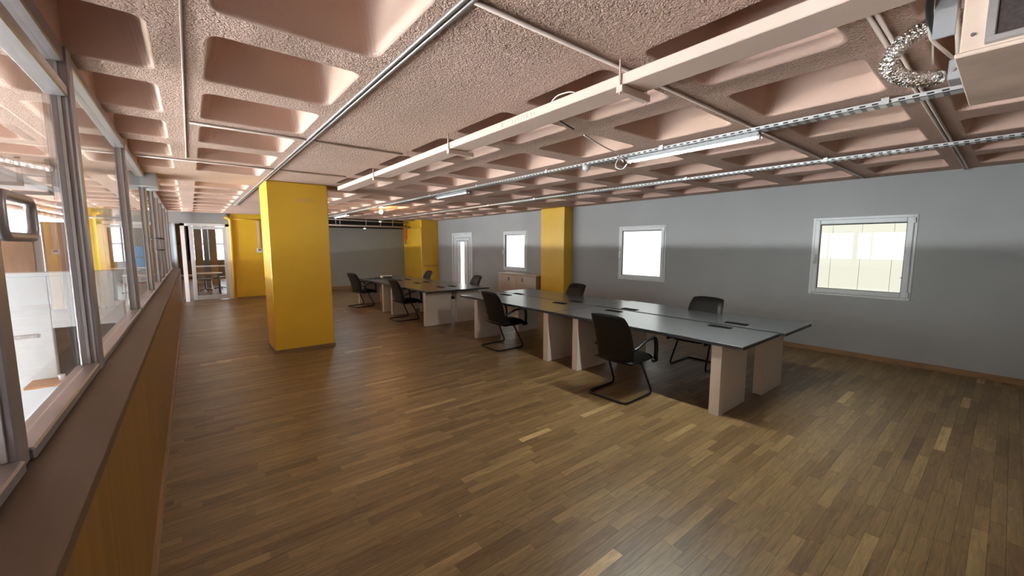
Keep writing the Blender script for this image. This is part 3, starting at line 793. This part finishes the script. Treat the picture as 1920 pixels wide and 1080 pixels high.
for k in range(24):
    b = k*4
    for q in range(4): cf.append((b+q, b+(q+1) % 4, b+4+(q+1) % 4, b+4+q))
tag(MB().add(cv, cf, True).build('curtain', M_CURTAIN), 'grey brown curtain inside the far glazed door', 'curtain')
def side_table(cx, cy, hx, hy, label):
    t = tag(empty('meeting_table', (cx, cy, 0)), label, 'table')
    lp = rrect(hx, hy, min(hx, hy)*.9, 6); n = len(lp)
    v = [(cx+p[0], cy+p[1], .70) for p in lp]+[(cx+p[0], cy+p[1], .735) for p in lp]
    f = [tuple(range(n-1, -1, -1)), tuple(range(n, 2*n))]+[(i, (i+1) % n, n+(i+1) % n, n+i) for i in range(n)]
    MB().add(v, f).build('table_top', M_TABLE, t)
    for sx in (-1, 1):
        for sy in (-1, 1):
            MB().tube([(cx+sx*hx*.75, cy+sy*hy*.7, 0), (cx+sx*hx*.7, cy+sy*hy*.65, .70)], .022, 8).build('leg', M_DGREY, t)
side_table(.42, 17.6, .42, .5, 'round-ended beige table behind the far glazed door')
side_table(-.12, 16.7, .24, .3, 'small beige table seen through the open gap beside the far door')
def stool(cx, cy, label):
    s = tag(empty('swivel_chair', (cx, cy, 0)), label, 'chair')
    b = MB()
    for k in range(5):
        a = 2*math.pi*k/5; b.tube([(cx, cy, .09), (cx+.22*math.cos(a), cy+.22*math.sin(a), .03)], .018, 6)
    b.build('base', M_TUBE, s)
    MB().tube([(cx, cy, .08), (cx, cy, .42)], .022, 8).build('stem', M_TUBE, s)
    MB().box(cx-.2, cx+.2, cy-.2, cy+.2, .42, .48, .02).build('seat', M_LEATHER, s)
stool(.35, 18.6, 'dark swivel seat tucked behind the far beige table, left one'); stool(.82, 19.3, 'dark swivel seat tucked behind the far beige table, right one')

# ---------------------------------------------------------------- hall beyond the glazing
pt = tag(empty('screen_wall', (-2.4, 9.6, ZL)), 'white screen wall seen through the clear glass bay', 'partition')
MB().box(-6.0, -1.80, 9.5, 9.7, ZL, 1.22, .01).build('wall_body', M_WHITE, pt)
MB().box(-1.80, -.95, 9.5, 9.7, .38, 1.22, .01).build('wall_head', M_WHITE, pt)
MB().box(-6.02, -.93, 9.46, 9.74, 1.22, 1.28, .008).build('capping', M_WHITE, pt)
MB().box(-1.80, -.95, 9.62, 9.68, ZL, .38).build('niche_back', M_SHADE, pt)  # dark sheet filling the opening, painted shade of the doorway
pl = MB().box(-2.24, -1.96, 9.488, 9.50, .25, .31, .003).build('steel_plate', M_ALULT, pt)
for x in (-2.16, -2.02): MB().tube([(x, 9.485, .28), (x, 9.49, .28)], .018, 10).build('fixing', M_WHITE, pl)
sh = tag(MB().box(-2.08, -1.55, 9.05, 9.5, -.46, -.42, .004).build('wall_shelf', M_WOOD), 'light wooden shelf on the white screen wall', 'shelf')
cup = tag(MB().lathe(-1.72, 9.25, [(.03, -.42), (.04, -.34), (.042, -.33)], 12).build('cup', M_PVCW), 'small white cup on the wooden shelf', 'cup')
def cupboard(x0, x1, y0, y1, z0, z1, label):
    c = tag(empty('cupboard', ((x0+x1)/2, (y0+y1)/2, z0)), label, 'cupboard')
    MB().box(x0, x1, y0, y1, z0, z1).build('carcass', M_BROWNCAB, c)
    m_ = z0+(z1-z0)*.55
    MB().box(x0+.01, x1-.01, y0-.02, y0, z0+.02, m_-.01, .004).build('lower_door', M_WOOD, c)
    MB().box(x0+.01, x1-.01, y0-.02, y0, m_+.01, z1-.02, .004).build('upper_door', M_BROWNCAB, c)
    MB().box(x0-.02, x1+.02, y0-.03, y0-.005, m_-.02, m_+.02).build('rail', M_ALULT, c)
cupboard(-2.08, -1.60, 11.0, 11.5, ZL, 2.12, 'tall brown cupboard showing above the white screen, beside the post')
cupboard(-3.2, -2.22, 11.2, 11.7, ZL, 1.90, 'wide brown cupboard showing above the white screen, behind the pull handle')
fw = struct(MB().box(-4.2, -1.9, 14.03, 14.05, ZL, 2.47).build('window_31', EM_NEXT), 'pale bright window behind the brown cupboards')
MB().box(-4.2, -1.9, 13.98, 14.02, 2.18, 2.24).build('frame', M_PVC, fw)
yc = tag(empty('column', (-1.72, 15.2, ZL)), 'yellow column with orange pipe seen through the reflecting glass', 'column')
MB().box(-2.06, -1.60, 15.0, 15.5, ZL, ZC+.05).build('shaft', M_YELLOW, yc)
MB().tube([(-1.68, 14.95, ZL), (-1.68, 14.95, 2.5)], .05, 10).build('pipe', mat('orange_pipe_paint', (.78, .33, .03), .4), yc)
MB().tube([(-2.06, 14.93, 2.42), (-1.3, 14.93, 2.42)], .03, 8).build('crossbar', M_ALULT, yc)
struct(MB().box(-1.40, -1.30, 15.0, 15.05, ZL, 2.4).build('window_32', EM_NEXT), 'narrow bright glass strip beside the yellow hall column')
bw = struct(MB().box(-1.62, -1.16, 18.0, 18.03, 1.0, 1.66).build('window_33', emit('blue_screen_daylight', (.30, .60, 1.0), 1.6)), 'small pale blue window deep in the hall')
MB().box(-1.64, -1.14, 17.96, 18.0, 1.30, 1.33).build('frame', M_ALU, bw)
struct(MB().box(-1.8, -.7, 18.04, 18.2, ZL, ZC).build('wall_hall_cross', M_WALL), 'grey cross wall deep in the hall')
dk = tag(empty('reception_desk', (-1.0, 14.0, ZL)), 'grey brown round desk deep in the hall beyond the glass', 'desk')
MB().box(-1.3, -.72, 13.6, 14.2, ZL, .66, .04).build('desk_body', M_CURTAIN, dk); MB().box(-1.34, -.70, 13.56, 14.24, .66, .74, .02).build('desk_top', M_TABLE, dk)
# hall ducts
hd = tag(empty('hall_duct', (-1.6, 7.2, 2.3)), 'grey sheet metal duct frames under the hall ceiling', 'duct')
MB().box(-2.2, -1.2, 7.2, 7.9, 2.40, 2.60, .005).build('duct_body', M_GREY, hd)
for (x, y, z0, z1) in ((-1.43, 7.0, 2.38, 2.58), (-1.21, 7.0, 2.28, 2.37)):
    MB().box(x-.02, x+.02, y-.02, y+.02, z0, ZC-.002).build('strut', M_DGREY, hd)
MB().box(-2.3, -1.41, 6.98, 7.02, 2.36, 2.40).build('cross_bar', M_DGREY, hd); MB().box(-1.5, -1.19, 6.98, 7.02, 2.27, 2.31).build('cross_bar', M_DGREY, hd)
tag(foil_tube([(-2.3, 6.9, 2.74-.12), (-1.6, 6.9, 2.64), (-1.35, 6.9, 2.60), (-1.15, 6.9, 2.56)], .035, 10, 40).build('foil_hose', M_FOIL), 'silver foil hose under the hall ceiling', 'hose')
for k in range(3):
    tag(foil_tube([(-2.4, 8.1+.12*k, 2.46-.09*k), (-1.8, 8.1+.12*k, 2.38-.08*k), (-1.55, 8.1+.12*k, 2.29-.08*k), (-1.2, 8.1+.12*k, 2.22-.08*k)], .03, 8, 40).build('lagged_pipe', M_PINKCABLE), ['upper pink lagged pipe under the hall ceiling', 'middle pink lagged pipe under the hall ceiling', 'lower pink lagged pipe under the hall ceiling'][k], 'pipe')

# ---------------------------------------------------------------- cabinet by the right wall
cb_ = tag(empty('low_cabinet', (7.6, 9.02, 0)), 'low beige cabinet under the far window', 'cabinet')
MB().box(7.40, 7.80, 8.15, 9.90, .04, .84, .004).build('body', M_CABW, cb_)
MB().box(7.37, 7.81, 8.12, 9.93, .84, .87, .005).build('top', M_CAB, cb_)
for (a, b, hy) in ((8.16, 9.02, 8.72), (9.03, 9.89, 9.35)):
    dd = MB().box(7.38, 7.40, a, b, .06, .83, .004).build('door', M_CAB, cb_)
    MB().tube([(7.36, hy, .66), (7.36, hy, .76)], .012, 8).build('handle', M_DGREY, dd)
MB().box(7.42, 7.78, 8.2, 9.85, 0, .04).build('plinth', M_DGREY, cb_)

# ---------------------------------------------------------------- desks
def desk(x0, x1, y0, y1, legs, label, group, outlets, tray_side=0):
    d = tag(empty('desk', ((x0+x1)/2, (y0+y1)/2, 0)), label, 'desk', group)
    MB().box(x0, x1, y0, y1, .716, .75, .003).build('desk_edge', M_EDGE, d)
    MB().box(x0+.004, x1-.004, y0+.004, y1-.004, .7495, .7515).build('desk_top', M_TOP, d)
    for (la, lb, xa, xb) in legs:
        MB().box(xa, xb, la, lb, 0, .716, .002).build('panel_leg', M_LEG, d)
    xa = min(l[2] for l in legs)+.1; xb = xa+.28
    # cable trough between the legs
    xt = x1-.16 if tray_side < 0 else x0+.02
    MB().box(xt, xt+.14, legs[0][1], legs[-1][0], .58, .70, .004).build('cable_trough', M_LEG, d)
    for (ox, oy) in outlets:
        fl = MB().box(ox-.05, ox+.05, oy-.125, oy+.125, .7515, .7575, .002).build('cable_flap', M_FLAP, d)
        MB().box(ox-.030, ox+.030, oy-.085, oy+.085, .7575, .7605, .001).build('flap_lid', M_FLAP, fl)
    return d
G1, G2 = 'grey desks in the near block', 'grey desks in the far block'
LA = [(1.70, 1.80), (3.57, 3.67)]; LB = [(4.15, 4.25), (6.00, 6.10)]
desk(3.98, 4.91, 1.50, 4.03, [(a, b, 4.0, 4.62) for a, b in LA], 'grey desk nearest the viewer on the open floor side', G1, [(4.78, 2.07), (4.74, 3.55)], -1)
desk(4.97, 5.86, 1.46, 4.03, [(a-.05, b-.05, 4.97, 5.55) for a, b in LA], 'grey desk nearest the viewer on the window side', G1, [(5.13, 2.03), (5.06, 3.50)], 1)
desk(3.98, 4.91, 4.035, 6.56, [(a, b, 4.0, 4.55) for a, b in LB], 'second grey desk of the near block on the open floor side', G1, [(4.70, 4.60), (4.70, 6.05)], -1)
desk(4.93, 5.80, 4.035, 6.60, [(a, b, 4.97, 5.50) for a, b in LB], 'second grey desk of the near block on the window side', G1, [(5.05, 4.57), (4.98, 6.0)], 1)
LC = [(7.60, 7.70), (9.38, 9.47)]; LD = [(9.95, 10.04), (11.82, 11.92)]
desk(3.74, 4.49, 7.42, 9.72, [(a, b, 3.77, 4.37) for a, b in LC], 'grey desk of the far block, near end, open floor side', G2, [(4.40, 8.12), (4.42, 9.35)], -1)
desk(4.50, 5.27, 7.40, 9.72, [(a, b, 4.53, 5.10) for a, b in LC], 'grey desk of the far block, near end, window side', G2, [(4.70, 8.10), (4.72, 9.45)], 1)
desk(3.74, 4.49, 9.725, 12.05, [(a, b, 3.77, 4.37) for a, b in LD], 'grey desk of the far block, far end, open floor side', G2, [(4.40, 10.4)], -1)
desk(4.50, 5.25, 9.725, 12.05, [(a, b, 4.53, 5.10) for a, b in LD], 'grey desk of the far block, far end, window side', G2, [(4.68, 10.5)], 1)
# clutter on the far desks
ps = tag(empty('power_strip', (4.36, 11.5, .7515)), 'white power strip lying on the far desks', 'power strip')
MB().box(4.30, 4.62, 11.45, 11.54, .7525, .82, .006).build('strip_body', M_PAPER, ps)
for k in range(4): MB().lathe(4.34+.075*k, 11.495, [(.022, .82), (.020, .824)], 10).build('socket', M_DGREY, ps)
random.seed(11)
for k in range(5):
    p = [(3.86+.09*k+random.uniform(-.04, .04), 11.15+.09*q+random.uniform(-.03, .03), .764) for q in range(6)]
    cable(p, .012, ['dark teal cable coil nearest the power strip on the far desks', 'dark teal cable tangled left of the power strip', 'dark teal cable trailing across the far desks', 'dark teal cable curled behind the power strip', 'dark teal cable end beside the flap on the far desks'][k], M_TEAL, .12)
tag(MB().box(4.33, 4.48, 11.10, 11.40, .7525, .81, .006).build('document_tray', M_TEAL), 'dark teal document tray among the cables on the far desks', 'tray')

# ---------------------------------------------------------------- cantilever chairs (built facing +X, rear bar at x=0)
def make_chair():
    c = empty('cantilever_chair', (0, 0, 0))
    W = .255
    pts = [(.345, -W+.03, .385), (.53, -W, .014), (0, -W, .014), (0, W, .014), (.53, W, .014), (.345, W-.03, .385)]
    MB().tube(fillet(pts, .07, 6), .0125, 10).build('frame', M_TUBE, c)
    sr = MB().tube([(.345, -W+.03, .385), (.345, W-.03, .385)], .0125, 8); sr.tube([(.20, -.16, .382), (.50, -.16, .382)], .012, 8); sr.tube([(.20, .16, .382), (.50, .16, .382)], .012, 8)
    sr.build('seat_support', M_TUBE, c)
    # seat cushion: superelliptic slab, rounded waterfall front
    nx, ny = 14, 14; v = []; f = []
    for side in (1, -1):
        for i in range(nx+1):
            for j in range(ny+1):
                a = -1+2*i/nx; b = -1+2*j/ny
                k = 1-max(0, abs(a)**6+abs(b)**6-abs(a*b)**6)
                t = max(0.0, 1-abs(a)**5)*max(0.0, 1-abs(b)**5)
                x = .355+a*.25; yv = b*.245*(1-.05*max(0, a))
                z = .428+side*.050*t**.45-.012*max(0, a)**3
                if side == 1: z += .008*math.cos(b*math.pi/2*1.0)-.006
                v.append((x, yv, z))
    n1 = (nx+1)*(ny+1)
    for s, o in ((1, 0), (-1, n1)):
        for i in range(nx):
            for j in range(ny):
                q = (o+i*(ny+1)+j, o+(i+1)*(ny+1)+j, o+(i+1)*(ny+1)+j+1, o+i*(ny+1)+j+1)
                f.append(q if s == 1 else q[::-1])
    MB().add(v, f, True).build('seat', M_LEATHER, c)
    # backrest: gently curved padded slab
    nu, nv = 16, 18; v = []; f = []
    for side in (1, -1):
        for i in range(nv+1):
            h = i/nv
            for j in range(nu+1):
                b = -1+2*j/nu
                hw = .235+.012*math.sin(h*math.pi)-.018*max(0, (h-.80)/.2)**2-.02*max(0, (.15-h)/.15)**2
                z = .385+.575*h-.022*abs(b)**3*h
                lean = .155-.165*h+.035*math.sin(h*math.pi)*.9 - .02*max(0, (h-.75)/.25)**2
                t = max(0.0, 1-abs(b)**8)*max(0.0, 1-abs(2*h-1)**10)
                x = lean+.018*b*b+side*.034*t**.5+.0
                v.append((x, b*hw, z))
    n1 = (nu+1)*(nv+1)
    for s, o in ((1, 0), (-1, n1)):
        for i in range(nv):
            for j in range(nu):
                q = (o+i*(nu+1)+j, o+i*(nu+1)+j+1, o+(i+1)*(nu+1)+j+1, o+(i+1)*(nu+1)+j)
                f.append(q if s == 1 else q[::-1])
    MB().add(v, f, True).build('backrest', M_LEATHER, c)
    for s in (-1, 1):
        yy = s*.265
        path = fillet([(.13, s*.235, .565), (.20, yy, .60), (.34, yy, .655), (.545, yy, .668), (.575, yy, .56), (.565, yy, .40)], .06, 5)
        a = MB().tube(path, .015, 8, flat=(.025, .016)); a.box(.50, .60, yy-.018, yy+.018, .375, .425, .01)
        a.build('armrest', M_ARM, c)
    return c
proto = make_chair()
CG = 'black cantilever chairs at the desks'
chairs = [  # (x of rear bar centre, y, angle, label)
    (3.50, 2.70, 2, 'black leather cantilever chair nearest the viewer, seen from behind'),
    (3.74, 5.27, 0, 'black leather cantilever chair second from the viewer, beside the near desks'),
    (3.50, 8.68, 4, 'black cantilever chair beside the near end of the far desks'),
    (3.39, 11.25, 14, 'black cantilever chair at the far end of the far desks, nearest the grey wall'),
    (5.80, 2.70, 180, 'black chair behind the nearest desks, facing the viewer side below the middle window'),
    (5.85, 5.25, 176, 'black chair behind the near desks in front of the yellow wall column'),
    (5.52, 8.25, 172, 'black chair behind the far desks in front of the white door'),
    (5.48, 10.75, 176, 'black chair behind the far desks in front of the far yellow pillar')]
for i, (x, y, a, lab) in enumerate(chairs):
    o = proto if i == 0 else copy_tree(proto)
    o.location = (x, y, 0); o.rotation_euler = (0, 0, R(a)); tag(o, lab, 'chair', CG)

# floor litter: two white specks
for (x, y, lab) in ((.42, 1.95, 'tiny white paper scrap on the floor near the left wall'), (1.22, 2.05, 'tiny white paper scrap in the middle of the open floor')):
    tag(MB().add([(x-.006, y-.005, .0), (x+.007, y-.004, .0), (x+.004, y+.006, .0), (x, y, .006)], [(0, 1, 3), (1, 2, 3), (2, 0, 3), (2, 1, 0)]).build('paper_scrap', M_PAPER), lab, 'paper scrap')

for o in bpy.data.objects:
    if '_o' in o: del o['_o']
